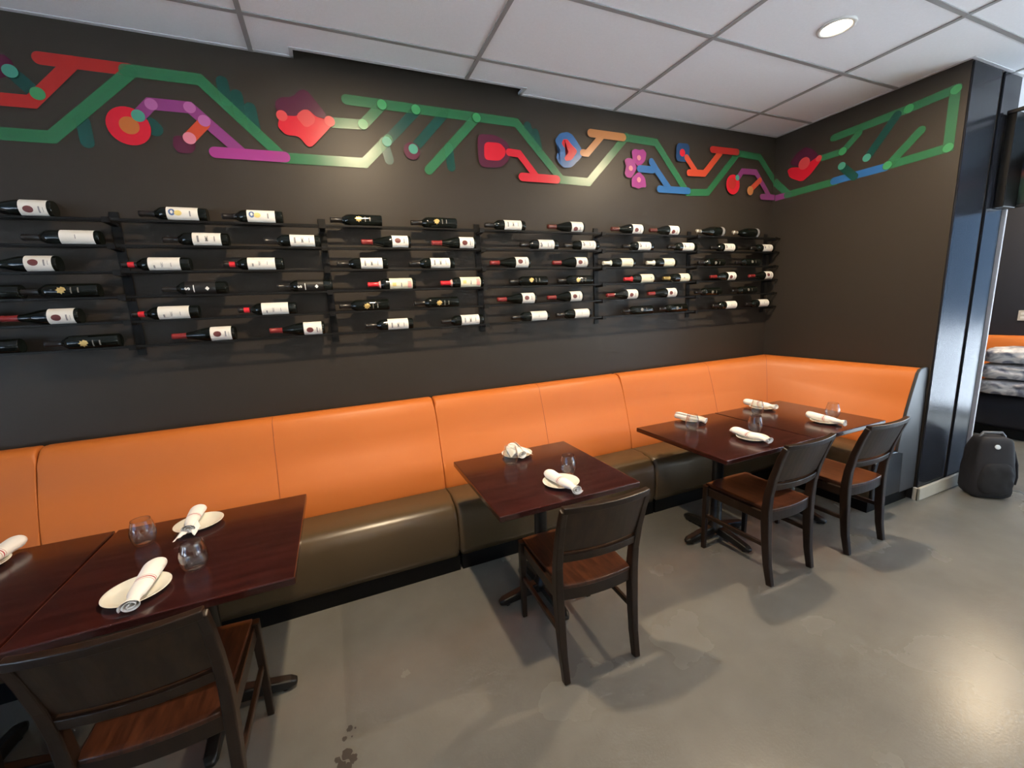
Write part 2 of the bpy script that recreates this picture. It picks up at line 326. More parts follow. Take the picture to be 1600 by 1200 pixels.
MURAL_SIDE = [
  ('band', 'green', [(-0.008, 2.723), (-0.15, 2.573)], 0.058, 2),
  ('band', 'purple', [(-0.028, 2.564), (-0.16, 2.567)], 0.052, 2),
  ('band', 'green', [(-0.141, 2.568), (-0.568, 2.571)], 0.058, 3),
  ('band', 'blue', [(-0.544, 2.578), (-0.911, 2.577)], 0.058, 3),
  ('band', 'green', [(-0.917, 2.583), (-1.268, 2.593), (-1.267, 2.951)], 0.058, 3),
  ('band', 'green', [(-1.273, 2.963), (-1.017, 2.943), (-0.515, 2.927)], 0.058, 3),
  ('band', 'green', [(-1.103, 2.765), (-0.929, 2.588)], 0.058, 3),
  ('band', 'green', [(-0.423, 2.796), (-0.594, 2.795), (-0.702, 2.893)], 0.05, 3),
  ('band', 'teal', [(-0.947, 2.927), (-0.788, 2.701)], 0.058, 3),
  ('band', 'teal', [(-0.597, 2.678), (-0.698, 2.568)], 0.058, 3),
  ('disc', 'mint', [(-0.775, 2.687)], 0.029, 0),
  ('disc', 'mint', [(-0.597, 2.681)], 0.029, 0),
  ('disc', 'lime', [(-0.92, 2.586)], 0.029, 0),
  ('disc', 'lime', [(-1.268, 2.593)], 0.029, 0),
  ('disc', 'lime', [(-1.017, 2.943)], 0.03, 0),
  ('disc', 'lime', [(-1.271, 2.957)], 0.029, 0),
  ('disc', 'lime', [(-0.594, 2.795)], 0.03, 0),
  ('poly', 'maroon', [(-0.141, 2.831), (-0.209, 2.907), (-0.286, 2.936), (-0.367, 2.879), (-0.413, 2.812), (-0.281, 2.766)], 0, 0),
  ('poly', 'crimson', [(-0.131, 2.785), (-0.171, 2.799), (-0.272, 2.768), (-0.404, 2.821), (-0.439, 2.79), (-0.348, 2.687), (-0.276, 2.644), (-0.159, 2.713)], 0, 0),
  ('disc', 'coral', [(-0.284, 2.798)], 0.05, 0),
  ('disc', 'coral', [(-0.409, 2.8)], 0.025, 0),
]
BOTTLES = [
  (0, 'B', -1.246), (0, 'D', -0.663), (0, 'D', -0.299), (0, 'C', 0.219), (0, 'C', 0.702), (0, 'A', 1.251), (0, 'Q', 1.777), (0, 'Q', 2.345), (0, 'Q', 2.729), (0, 'K', 3.318), (0, 'K', 3.766),
  (1, 'P', -1.111), (1, 'A', -0.574), (1, 'A', -0.105), (1, 'B', 0.458), (1, 'B', 0.901), (1, 'M', 1.513), (1, 'M', 1.877), (1, 'M', 2.418), (1, 'M', 2.892), (1, 'M', 3.386), (1, 'M', 3.891),
  (2, 'B', -1.275), (2, 'E', -0.782), (2, 'E', -0.332), (2, 'A', 0.271), (2, 'A', 0.709), (2, 'B', 1.308), (2, 'B', 1.811), (2, 'H', 2.244), (2, 'H', 2.681), (2, 'L', 3.215), (2, 'L', 3.683),
  (3, 'C', -1.511), (3, 'C', -1.217), (3, 'F', -0.671), (3, 'F', -0.122), (3, 'G', 0.44), (3, 'G', 0.911), (3, 'C', 1.375), (3, 'C', 1.774), (3, 'I', 2.451), (3, 'J', 2.861), (3, 'B', 3.428), (3, 'B', 3.928),
  (4, 'B', -1.568), (4, 'B', -1.239), (4, 'E', -0.781), (4, 'E', -0.297), (4, 'C', 0.213), (4, 'C', 0.678), (4, 'B', 1.348), (4, 'B', 1.757), (4, 'B', 2.297), (4, 'B', 2.717), (4, 'L', 3.189), (4, 'L', 3.652),
  (5, 'C', -1.561), (5, 'C', -1.178), (5, 'B', -0.583), (5, 'B', -0.111), (5, 'A', 0.397), (5, 'A', 0.893), (5, 'P', 1.433), (5, 'P', 1.809), (5, 'L', 2.393), (5, 'L', 2.778), (5, 'P', 3.444), (5, 'P', 3.884),
]

# ------------------------------------------------------------------ room shell
XC = 4.073; YC = -1.334; ZC = 3.115; X0 = -4.5; X1 = 7.3; YF = -7.0
fl = link('floor', box_me('floor', (X0-.1, YF-.1, -.08), (X1+.1, .1, 0)), 'floor_concrete', kind='structure')
def blob(cx, cy, r, seed):
    rnd = random.Random(seed); n = 16; V = [(cx, cy, .0012)]
    for i in range(n): a = 2*PI*i/n; q = r*(.75+.45*rnd.random()); V.append((cx+q*math.cos(a)*.8, cy+q*math.sin(a), .0009))
    return V, [(0, 1+i, 1+(i+1) % n) for i in range(n)]
SV, SF = [], []
for k, (x, y, r) in enumerate(((-.165, -1.455, .017), (-.150, -1.478, .014), (-.180, -1.482, .013), (-.165, -1.500, .016), (-.188, -1.462, .010), (-.155, -1.375, .010), (-.170, -1.402, .008), (-.140, -1.380, .004), (-.150, -1.405, .003))):
    v, f = blob(x+.03+(x+.165)*.4, y+(y+1.455)*.25, r*1.4, k); o_ = len(SV); SV += v; SF += [tuple(i+o_ for i in q) for q in f]
link('floor_stain', me_from('floor_stain', SV, SF), 'stain_dark', fl)
link('ground', box_me('ground', (-25, -25, -.30), (25, 12, -.12)), 'pavement_stone', kind='structure')  # outdoor ground out of view, added so sunlight bounces up to the ceiling
# back wall
bm = bmesh.new(); box_bm(bm, (X0-.1, 0, 0), (X1+.1, .1, 3.35))
link('wall_back', finish(bm, 'wall_back'), 'wall_paint', kind='structure')
# partition block carrying the corner: its long face, its end face with steel casing
wr = link('wall_right', box_me('wall_right', (XC, YC, 0), (4.80, 0, 3.35)), 'wall_paint', kind='structure')
link('end_panel', box_me('end_panel', (XC+.002, YC-.012, .0), (4.462, YC, 3.10), .003, 1), 'column_paint', wr)
link('end_panel', box_me('end_panel', (4.508, YC-.014, .0), (4.765, YC, 3.10), .003, 1), 'column_paint', wr)
link('end_strip', box_me('end_strip', (4.787, YC-.03, 0), (4.806, YC, 2.2), .003, 1), 'angle_trim', wr)
bb = link('baseboard_right', boxes_me('baseboard_right', [((XC-.02, YC-.032, 0), (4.80, YC-.012, .105)), ((XC-.02, YC-.032, 0), (XC, -1.325, .105))]), 'baseboard_paint', kind='structure'); bevel_mod(bb, .006)
# far right wall with a glazed storefront, front wall with a long window
link('wall_front', box_me('wall_front', (X0-.1, YF-.1, 0), (X1+.1, YF, 3.35)), 'cream_paint', kind='structure')
def glazed_wall(name, wname, x, th, y0, y1, z0, z1, n, m):
    a, b = (x, x+th) if th > 0 else (x+th, x)
    link(name, boxes_me(name, [((a, y1, 0), (b, 0, 3.35)), ((a, YF, 0), (b, y0, 3.35)), ((a, y0, z1), (b, y1, 3.35)), ((a, y0, 0), (b, y1, z0))]), m, kind='structure')
    w = empty(wname, (x+th/2, y0, 0), kind='structure'); L = y1-y0
    for i in range(n+1): link('mullion', box_me('mullion', (-.03, L*i/n-.025, z0), (.03, L*i/n+.025, z1)), 'steel_frame', w)
    for z in (z0+.02, z1-.02): link('frame_rail', box_me('frame_rail', (-.03, 0, z-.02), (.03, L, z+.02)), 'steel_frame', w)
    for i in range(n): link('pane', box_me('pane', (-.004, L*i/n+.025, z0), (.004, L*(i+1)/n-.025, z1)), 'window_glass', w)
glazed_wall('wall_far_right', 'window_1', X1, .1, -6.65, -1.75, .06, 2.65, 4, 'wall_far_paint')
glazed_wall('wall_left', 'window_2', X0, -.1, -6.6, -2.2, .2, 2.7, 4, 'cream_paint')
# ceiling: lay-in tiles on a T grid
ce = empty('ceiling', (0, 0, ZC), kind='structure')
link('plenum_slab', box_me('plenum_slab', (X0-.1, YF-.1, .2), (X1+.1, .1, .28)), 'plenum', ce)
gx = [-.2427+1.2192*k for k in range(-4, 7)]; gy = [-.3246-.6096*k for k in range(0, 12)]
xs = [X0]+[g for g in gx if X0 < g < X1]+[X1]; ys = [0]+[g for g in gy if g > YF]+[YF]
def solid_hit(x0, x1, y0, y1): return x0 >= XC-.01 and x1 <= 4.81 and y0 >= YC-.01
tile_cache = {}
for i in range(len(xs)-1):
    for j in range(len(ys)-1):
        x0, x1, y1, y0 = xs[i], xs[i+1], ys[j], ys[j+1]
        rects = [(x0, x1, y0, y1)]
        if x0 < XC < x1 and y1 > YC:                    # cut the tiles around the partition block
            rects = [(x0, XC, y0, y1)]
            if x1 > 4.80: rects.append((4.80, x1, y0, y1))
            if y0 < YC < y1: rects.append((XC, min(x1, 4.80), y0, YC))
        if j == 0:                                      # tiles stop short at the furring
            r2 = []
            for a, b, c, d_ in rects:
                cuts = sorted({a, b, *[q for q in (-.03, 1.385) if a < q < b]})
                for p, q in zip(cuts, cuts[1:]):
                    r2.append((p, q, c, d_-.085 if -.031 < (p+q)/2 < 1.386 else d_))
            rects = r2
            bm = bmesh.new()
            for a, b, c, d_ in rects: box_bm(bm, (a, c, 0), (b, d_, .015))
            link('ceiling_tile', finish(bm, 'ceiling_tile'), 'ceiling_tile', ce); continue
        if len(rects) == 1 and rects[0] == (x0, x1, y0, y1):
            key = (round(x1-x0, 3), round(y1-y0, 3))
            if key not in tile_cache: tile_cache[key] = box_me('ceiling_tile', (0, 0, 0), (x1-x0, y1-y0, .015))
            link('ceiling_tile', tile_cache[key], 'ceiling_tile', ce, (x0, y0, random.uniform(0, .0012)))
        else:
            bm = bmesh.new()
            for a, b, c, d_ in rects: box_bm(bm, (a, c, 0), (b, d_, .015))
            link('ceiling_tile', finish(bm, 'ceiling_tile'), 'ceiling_tile', ce)
h = .012
for g in xs[1:-1]:
    top = 0
    if -.03 < g < 1.385: top = -.085
    if XC-.1 < g < 4.81: top = YC
    link('grid_runner', box_me('grid_runner', (g-h, YF, -.006), (g+h, top, .001)), 'grid_metal', ce)
for g in ys[1:-1]:
    segs = [(X0, XC), (4.80, X1)] if g > YC else [(X0, X1)]
    for a, b in segs: link('grid_runner', box_me('grid_runner', (a, g-h, -.0055), (b, g+h, .0012)), 'grid_metal', ce)
t = .02
TR = [((X0, -t), (-.03, 0)), ((-.03-t, -.085-t), (-.03, 0)), ((-.03, -.085-t), (1.385, -.085)), ((1.385, -.085-t), (1.385+t, 0)), ((1.385, -t), (XC, 0)),
      ((XC-t, YC), (XC, 0)), ((XC-t, YC-t), (4.80, YC)), ((4.80, YC), (4.82, 0)), ((4.80, -t), (X1, 0)), ((X1-t, YF), (X1, 0)), ((X0, YF), (X0+t, 0))]
for a, b in TR: link('wall_angle', box_me('wall_angle', (*a, -.004), (*b, .002)), 'angle_trim', ce)

# ------------------------------------------------------------------ recessed downlights
proto = None
lens_off = lathe_me('lens', [(0, .0), (.068, .0), (.07, .004)], 40); lens = lathe_me('lens', [(0, .0), (.068, .0), (.07, .004)], 40); trim = lathe_me('trim_ring', [(.072, .012), (.074, -.004), (.092, -.003), (.094, .004), (.092, .010)], 40)
names = {(-2.071, -1.233): 'round recessed downlight in the ceiling above the left-hand tables', (.367, -1.233): 'round recessed downlight in the ceiling above the lone small table',
         (2.805, -1.233): 'glowing round recessed downlight in the ceiling above the corner tables', (6.462, -1.233): 'round recessed downlight in the ceiling beyond the partition'}
for (x, y) in LAMPS:
    if y < -6 and x > 6: continue
    e = empty('downlight', (x, y, ZC-.004))
    row = {-1.233: '', -3.671: 'second row', -6.11: 'window row'}[y]
    col_ = {-2.071: 'leftmost', .367: 'second from the left', 2.805: 'third from the left', 6.462: 'rightmost'}[x]
    tag(e, names.get((x, y)) or 'round ceiling downlight, %s out from the bottle wall, %s' % (row, col_), 'ceiling light', 'recessed downlights in the tile ceiling')
    link('lens', lens_off if x < -2 else lens, 'lamp_lens_off' if x < -2 else 'lamp_lens', e, smooth=True); link('trim_ring', trim, 'lamp_trim', e, smooth=True)

# ------------------------------------------------------------------ painted mural
def chaikin(P, n=1):
    for _ in range(n):
        Q = []
        for a, b in zip(P, P[1:]+P[:1]): Q += [(a[0]*.84+b[0]*.16, a[1]*.84+b[1]*.16), (a[0]*.16+b[0]*.84, a[1]*.16+b[1]*.84)]
        P = Q
    return P
def band_outline(pts, wd, cap):
    P = [Vector(p) for p in pts]; hw = wd/2; Lf = []; Rt = []
    for i, p in enumerate(P):
        d0 = (P[i]-P[i-1]).normalized() if i else (P[1]-P[0]).normalized(); d1 = (P[i+1]-P[i]).normalized() if i < len(P)-1 else d0
        n0 = Vector((-d0.y, d0.x)); n1 = Vector((-d1.y, d1.x)); mt = (n0+n1).normalized(); k = hw/max(.45, mt.dot(n0))
        Lf.append(p+mt*k); Rt.append(p-mt*k)
    out = list(Lf)
    if cap & 1 or cap == 3:
        pass
    def arc(c, a0, n=8): return [c+Vector((math.cos(a0-PI*(i+1)/(n+1)), math.sin(a0-PI*(i+1)/(n+1))))*hw for i in range(n)]
    dE = (P[-1]-P[-2]).normalized(); dS = (P[0]-P[1]).normalized()
    if cap in (2, 3): out += arc(P[-1], math.atan2(dE.x, -dE.y))
    out += Rt[::-1]
    if cap in (1, 3): out += arc(P[0], math.atan2(dS.x, -dS.y))
    return [(v.x, v.y) for v in out]
def mural(name, data, plane, label, loc):
    root = empty(name, loc); tag(root, label, 'mural')
    for i, (k, c, pts, wd, cap) in enumerate(data):
        if k == 'band': out = band_outline(pts, wd, cap); nm = 'painted_band'
        elif k == 'poly': out = chaikin(pts, 2); nm = 'painted_petal'
        else: out = [(pts[0][0]+wd*math.cos(a*PI/16), pts[0][1]+wd*math.sin(a*PI/16)) for a in range(32)]; nm = 'painted_disc'
        off = -.0015-.00025*i
        V = [(x-loc[0], off-loc[1], z-loc[2]) if plane == 'y' else (XC+off-loc[0], x-loc[1], z-loc[2]) for x, z in out]
        bm = bmesh.new(); f = bm.faces.new([bm.verts.new(v) for v in V]); bmesh.ops.triangulate(bm, faces=[f])
        me = bpy.data.meshes.new(nm); bm.to_mesh(me); bm.free(); link(nm, me, 'paint_'+c, root)
mural('mural', MURAL_BACK, 'y', 'colourful zigzag mural of bands and flowers painted above the bottle racks', (1.3, 0, 2.75))
mural('mural', MURAL_SIDE, 'x', 'green banded mural with one pink flower on the short corner wall', (XC, -.65, 2.7))

# ------------------------------------------------------------------ banquette
BACK = [(.015, .40), (.015, 1.035), (.035, 1.052), (.075, 1.055), (.108, 1.046), (.132, 1.022), (.152, .965), (.185, .87), (.218, .76), (.245, .66), (.27, .56), (.285, .47), (.285, .40)]
SEAT = [(.05, .105), (.05, .44), (.26, .452), (.42, .458), (.49, .452), (.535, .434), (.562, .40), (.572, .36), (.572, .25), (.565, .15), (.555, .105)]
def profile_run(name, prof, path, m, parent, bev=.022):
    """prof = (offset from wall, z); path = list of (x, y, nx, ny): wall point and mitred offset direction"""
    n = len(prof); V = []; F = []
    for (x, y, nx, ny) in path:
        for o, z in prof: V.append((x+nx*o, y+ny*o, z))
    for i in range(len(path)-1):
        for k in range(n): a = i*n+k; b = i*n+(k+1) % n; F.append((a, b, b+n, a+n))
    F.append(tuple(range(n))[::-1]); F.append(tuple((len(path)-1)*n+k for k in range(n)))
    bm = bmesh.new(); vs = [bm.verts.new(v) for v in V]
    for f in F: bm.faces.new([vs[i] for i in f])
    if bev:
        ends = set()
        bm.faces.ensure_lookup_table()
        for f in (bm.faces[-1], bm.faces[-2]): ends |= set(f.edges)
        bmesh.ops.bevel(bm, geom=list(ends), offset=bev, segments=4, affect='EDGES', profile=.6)
    o = link(name, finish(bm, name), m, parent, smooth=True)
    md = o.modifiers.new('ws', 'WEIGHTED_NORMAL') if False else None
    return o
def seam(parent, prof, x, m, lo, hi, name, fx=None):
    pts = [(x, -o-.0005, z) for o, z in prof[lo:hi]] if fx is None else [fx(o, z) for o, z in prof[lo:hi]]
    link(name, tube_me(name, pts, .0016, 6), m, parent)
def module(x0, x1, label, seams):
    e = empty('banquette', ((x0+x1)/2, -.3, 0)); tag(e, label, 'bench seat', 'banquette sections along the bottle wall')
    k = []
    k.append(profile_run('backrest', BACK, [(x0+.003, 0, 0, -1), (x1-.003, 0, 0, -1)], 'orange_vinyl', None))
    k.append(profile_run('seat_cushion', SEAT, [(x0+.003, 0, 0, -1), (x1-.003, 0, 0, -1)], 'brown_vinyl', None, .028))
    k.append(link('plinth', box_me('plinth', (x0+.012, -.548, 0), (x1-.004, -.02, .104)), 'black_plinth'))
    for s in seams: k.append(link('stitch_seam', tube_me('stitch_seam', [(s, -o-.0002, z) for o, z in BACK[3:12]], .0016, 6), 'orange_seam'))
    for o in k: o.parent = e; o.matrix_parent_inverse = Matrix.Translation((-(x0+x1)/2, .3, 0))
    return e
module(-3.48, -1.452, 'leftmost orange and brown banquette section, cut off by the left edge of view', [])
module(-1.452, .585, 'long orange-backed brown banquette section behind the two left-hand tables', [-.40])
module(.585, 2.157, 'orange-backed brown banquette section behind the lone square table', [1.40])
e = empty('banquette', (3.6, -.6, 0)); tag(e, 'corner banquette section turning along the short wall, orange back and brown seat', 'bench seat', 'banquette sections along the bottle wall')
YE = -1.30; k = []
corner = [(2.16, 0, 0, -1), (XC, 0, -1, -1), (XC, YE, -1, 0)]
k.append(profile_run('backrest', BACK, corner, 'orange_vinyl', None, .006)); k.append(profile_run('seat_cushion', SEAT, corner, 'brown_vinyl', None, .028))
k.append(link('plinth', boxes_me('plinth', [((2.17, -.548, 0), (XC-.02, -.02, .104)), ((XC-.548, YE+.01, 0), (XC-.02, -.548, .104))]), 'black_plinth'))
k.append(link('stitch_seam', tube_me('stitch_seam', [(3.15, -o-.0002, z) for o, z in BACK[3:12]], .0016, 6), 'orange_seam'))
k.append(link('stitch_seam', tube_me('stitch_seam', [(XC-o-.0002, -o-.0002, z) for o, z in BACK[2:12]], .0022, 6), 'orange_seam'))
EP = [(0.0, .10)]+[(0.0, 1.045), (.02, 1.06)]+[(o+.004, z+.004) for o, z in BACK[3:12]]+[(.29, .44), (.22, .42), (.20, .10)]
bm = bmesh.new(); A = [bm.verts.new((XC-o, YE-.022, z)) for o, z in EP]; B_ = [bm.verts.new((XC-o, YE-.001, z)) for o, z in EP]
bm.faces.new(A); bm.faces.new(B_[::-1])
for i in range(len(EP)): j = (i+1) % len(EP); bm.faces.new((A[i], B_[i], B_[j], A[j]))
ep = link('end_panel', finish(bm, 'end_panel'), 'grey_vinyl'); bevel_mod(ep, .004); ep['label'] = 'dark grey vinyl end panel'; k.append(ep)
ec = [(XC-o, z) for o, z in SEAT]; bm = bmesh.new(); A = [bm.verts.new((x, YE-.020, z-.004)) for x, z in ec]; B_ = [bm.verts.new((x, YE+.001, z-.004)) for x, z in ec]
bm.faces.new(A); bm.faces.new(B_[::-1])
for i in range(len(ec)): j = (i+1) % len(ec); bm.faces.new((A[i], B_[i], B_[j], A[j]))
ec = link('seat_end', finish(bm, 'seat_end'), 'black_vinyl'); bevel_mod(ec, .012, 3); ec['label'] = 'glossy black seat end'; k.append(ec)
for o in k: o.parent = e; o.matrix_parent_inverse = Matrix.Translation((-3.6, .6, 0))

# ------------------------------------------------------------------ wine rack
RZ = [2.185, 2.057, 1.927, 1.799, 1.671, 1.541]
rack = empty('wine_rack', (1.0, 0, 1.85)); tag(rack, 'long black steel wall rack of six double rails holding wine bottles', 'wine rack')
UX = [-1.985, -.985, .01, 1.015, 2.015, 3.005, 4.0]
upm = box_me('upright', (-.021, -.010, 1.482-1.85), (.021, -.001, 2.235-1.85), .001, 1)
brm = boxes_me('bracket_arm', [((-.014, -.112, -.022), (.014, -.010, -.010)), ((-.016, -.119, -.022), (.016, -.110, .006)), ((-.016, -.052, -.022), (.016, -.044, .002))])
for u in UX:
    link('upright', upm, 'rack_steel', rack, (u-1, 0, 0))
    for z in RZ: link('bracket_arm', brm, 'rack_steel', rack, (u-1, 0, z-1.85-.002))
rail_cache = {}
for u0, u1 in zip(UX, UX[1:]+[4.068]):
    ln = round(u1-u0-.004, 4)
    if ln not in rail_cache: rail_cache[ln] = box_me('rail', (0, -.004, -.012), (ln, .004, 0), .001, 1)
    if ln < .03: continue
    for z in RZ:
        for y in (-.106, -.059): link('rail', rail_cache[ln], 'rack_steel', rack, (u0+.002-1, y, z-1.85))

# ------------------------------------------------------------------ bottles
RB = .0372; RG = .0405
BORD = [(0, .004), (.028, .002), (.0345, .0), (RB-.0006, .004), (RB, .012), (RB, .188), (.0355, .202), (.030, .213), (.0225, .223), (.0165, .232), (.0142, .245), (.0138, .285), (.0150, .287), (.0150, .296), (.0135, .3), (0, .3)]
BURG = [(0, .004), (.032, .002), (.038, 0), (RG-.0006, .004), (RG, .014), (RG, .118), (.0392, .135), (.0355, .155), (.0295, .178), (.0230, .200), (.0180, .222), (.0150, .243), (.0140, .285), (.0150, .287), (.0150, .296), (.0135, .3), (0, .3)]
CHAM = [(0, .004), (.036, .002), (.042, 0), (.0435, .006), (.0435, .125), (.041, .15), (.034, .18), (.025, .21), (.018, .24), (.0155, .27), (.016, .285), (.018, .29), (.018, .305), (.0165, .315), (0, .315)]
body = {'bord': lathe_me('glass_body', BORD, 28, 'x-'), 'burg': lathe_me('glass_body', BURG, 28, 'x-'), 'cham': lathe_me('glass_body', CHAM, 28, 'x-')}
def capsule(prof, s0, s1=.4, ex=.0006):
    P = []
    for (r0, a), (r1, b) in zip(prof, prof[1:]):
        if b <= s0: continue
        if a < s0: P.append(((r0+(r1-r0)*(s0-a)/(b-a))+ex, s0))
        elif not P: P.append((r0+ex, a))
        if b > s1: P.append((r1+ex, s1)); break
        P.append((max(r1+ex, 0) if r1 > 1e-6 else 0, b + (.0006 if r1 <= .0136 else 0)))
    return lathe_me('capsule', P, 20, 'x-')
def cyl_patch(name, uv, r, grid=None):
    """uv outline: (s along bottle from base, arc length around, 0 = facing the room)"""
    V = [(-s, -r*math.cos(a/r), r*math.sin(a/r)) for s, a in uv]
    bm = bmesh.new(); f = bm.faces.new([bm.verts.new((s, a, 0)) for s, a in uv]); bmesh.ops.triangulate(bm, faces=[f])
    bmesh.ops.subdivide_edges(bm, edges=list(bm.edges), cuts=3, use_grid_fill=True)
    for v in bm.verts: s, a, _ = v.co; v.co = Vector((-s, -r*math.cos(a/r), r*math.sin(a/r)))
    return finish(bm, name)
def label_me(s0, s1, r, half=1.75):
    n = 28; V = []; F = []
    for i in range(n+1):
        a = -half+2*half*i/n
        for s in (s0, s1): V.append((-s, -(r+.0005)*math.cos(a), (r+.0005)*math.sin(a)))
    for i in range(n): F.append((2*i, 2*i+1, 2*i+3, 2*i+2))
    return me_from('paper_label', V, F)
def disc_uv(s, a, r, ry=None, n=20): return [(s+r*math.cos(2*PI*i/n), a+(ry or r)*math.sin(2*PI*i/n)) for i in range(n)]
def rect_uv(s0, s1, a0, a1):
    n = 6; return [(s0, a0+(a1-a0)*i/n) for i in range(n+1)]+[(s1, a1-(a1-a0)*i/n) for i in range(n+1)]
def text_me(txt, size, s, r, bold=0):
    cu = bpy.data.curves.new('lettering', 'FONT'); cu.body = txt; cu.size = size; cu.align_x = 'CENTER'; cu.align_y = 'CENTER'; cu.resolution_u = 2; cu.offset = bold
    o = bpy.data.objects.new('tmp', cu); COL.objects.link(o); bpy.context.view_layer.update()
    me = bpy.data.meshes.new_from_object(o.evaluated_get(bpy.context.evaluated_depsgraph_get())); bpy.data.objects.remove(o)
    for v in me.vertices: tx, ty = v.co.x, v.co.y; v.co = Vector((-(s+ty), -r*math.cos(tx/r), r*math.sin(tx/r)))
    me.materials.clear(); me.update(); return me
# type: (glass, glass material, capsule start, capsule material, label (s0, s1, material), label-centre offset, prints, description)
rb = RB+.0012; rg = RG+.0012
TY = {
 'A': ('bord', 'bottle_glass', .232, 'foil_black', (.033, .163, 'paper_white'), .098, [(lambda: text_me('IMC', .017, .098, rb, .0004), 'ink_dark'), (lambda: cyl_patch('p', rect_uv(.133, .142, -.018, .016), rb), 'ink_grey'), (lambda: cyl_patch('p', rect_uv(.060, .064, -.014, .014), rb), 'ink_grey')], 'black-capped bottle, white label with dark capitals'),
 'Q': ('burg', 'bottle_glass', .232, 'foil_brown', (.016, .116, 'paper_white'), .066, [(lambda: cyl_patch('p', disc_uv(.082, 0, .019, .016), rg), 'ink_maroon'), (lambda: cyl_patch('p', rect_uv(.040, .046, -.016, .014), rg), 'ink_grey')], 'brown-capped sloping bottle, white label with maroon seal'),
 'B': ('burg', 'bottle_glass', .232, 'foil_red', (.016, .116, 'paper_white'), .066, [(lambda: cyl_patch('p', disc_uv(.082, 0, .019, .016), rg), 'ink_maroon'), (lambda: cyl_patch('p', rect_uv(.040, .046, -.016, .014), rg), 'ink_grey'), (lambda: cyl_patch('p', rect_uv(.028, .030, -.012, .010), rg), 'ink_grey')], 'red-capped sloping bottle, white label with maroon seal'),
 'C': ('bord', 'bottle_black', .232, 'foil_black', None, .140, [(lambda: cyl_patch('p', [(s_, a_) for s_, a_ in ((.128, -.004), (.124, -.012), (.134, -.012), (.138, -.020), (.144, -.012), (.154, -.012), (.150, -.003), (.160, .002), (.150, .007), (.152, .016), (.142, .012), (.138, .020), (.133, .012), (.123, .013), (.127, .004), (.118, .0))], rb), 'ink_gold'), (lambda: cyl_patch('p', rect_uv(.098, .103, -.016, .016), rb), 'ink_disc'), (lambda: cyl_patch('p', rect_uv(.070, .076, -.012, .014), rb), 'ink_disc')], 'all-black bottle with gold cross emblem'),
 'D': ('bord', 'bottle_glass', .232, 'foil_black', (.038, .176, 'paper_white'), .107, [(lambda: cyl_patch('p', disc_uv(.152, .004, .014, .018), rb), 'ink_blue'), (lambda: cyl_patch('p', disc_uv(.125, .0, .017, .014), rb+.0002), 'ink_yellow'), (lambda: cyl_patch('p', disc_uv(.152, .004, .006, .009), rb+.0003), 'paper_white'), (lambda: cyl_patch('p', rect_uv(.070, .076, -.016, .012), rb), 'ink_grey')], 'bottle with blue and yellow swirl on white label'),
 'E': ('bord', 'bottle_glass', .232, 'foil_black', (.042, .180, 'paper_white'), .111, [(lambda: text_me('NSC', .013, .120, rb, .0003), 'ink_grey'), (lambda: cyl_patch('p', rect_uv(.150, .157, -.018, -.002), rb), 'ink_grey'), (lambda: cyl_patch('p', rect_uv(.080, .083, -.010, .010), rb), 'ink_grey')], 'bottle with red neck ring and tall white label'),
 'F': ('bord', 'bottle_black', .232, 'foil_black', (.050, .190, 'paper_black'), .150, [(lambda: text_me('S', .030, .178, rb, .0014), 'ink_white'), (lambda: cyl_patch('p', rect_uv(.148, .152, -.020, .020), rb), 'ink_white'), (lambda: cyl_patch('p', [(.098, 0), (.088, .012), (.078, 0), (.088, -.012)], rb), 'ink_white')], 'black bottle with white S and diamond'),
 'G': ('bord', 'bottle_glass', .232, 'foil_scarlet', (.024, .168, 'paper_cream'), .096, [(lambda: cyl_patch('p', rect_uv(.128, .152, -.008, .014), rb), 'ink_yellow'), (lambda: cyl_patch('p', rect_uv(.030, .055, -.022, .026), rb), 'ink_pink'), (lambda: cyl_patch('p', rect_uv(.092, .098, -.014, .014), rb), 'ink_grey')], 'scarlet-capped bottle, cream label with pink end band'),
 'H': ('bord', 'bottle_glass', .225, 'foil_white', (.028, .142, 'paper_cream'), .085, [(lambda: cyl_patch('p', disc_uv(.050, .0, .004), rb), 'ink_grey')], 'white-capped bottle, plain cream label'),
 'I': ('bord', 'bottle_glass', .225, 'foil_scarlet', (.020, .150, 'paper_cream'), .085, [(lambda: cyl_patch('p', disc_uv(.050, .0, .006), rb), 'ink_grey')], 'bright red-capped bottle, plain cream label'),
 'J': ('bord', 'bottle_glass', .232, 'foil_gold', (.033, .137, 'paper_cream'), .085, [(lambda: cyl_patch('p', disc_uv(.098, .0, .008), rb), 'ink_grey')], 'gold-capped bottle, cream label'),
 'M': ('bord', 'bottle_glass', .232, 'foil_black', (.037, .163, 'paper_white'), .100, [(lambda: cyl_patch('p', [(.145, -.016), (.155, -.004), (.148, .004), (.156, .012), (.146, .022), (.138, .008), (.134, -.006)], rb), 'ink_grey'), (lambda: cyl_patch('p', rect_uv(.088, .094, -.012, .016), rb), 'ink_grey'), (lambda: cyl_patch('p', rect_uv(.060, .063, -.016, .012), rb), 'ink_grey')], 'black-capped bottle, white label with grey sketch'),
 'P': ('bord', 'bottle_glass', .232, 'foil_black', (.020, .150, 'paper_white'), .085, [(lambda: cyl_patch('p', rect_uv(.088, .091, -.010, .010), rb), 'ink_grey')], 'black-capped bottle, near-blank white label'),
 'L': ('bord', 'bottle_black', .232, 'foil_black', None, .125, [(lambda: cyl_patch('p', disc_uv(.125, .0, .014), rb), 'ink_disc'), (lambda: cyl_patch('p', rect_uv(.075, .080, -.012, .012), rb), 'ink_disc')], 'all-black bottle with dim grey disc emblem'),
 'K': ('cham', 'bottle_black', .262, 'foil_silver', (.012, .040, 'ink_grey'), 0, [], 'fat dark bottle with pale foil tip'),
}
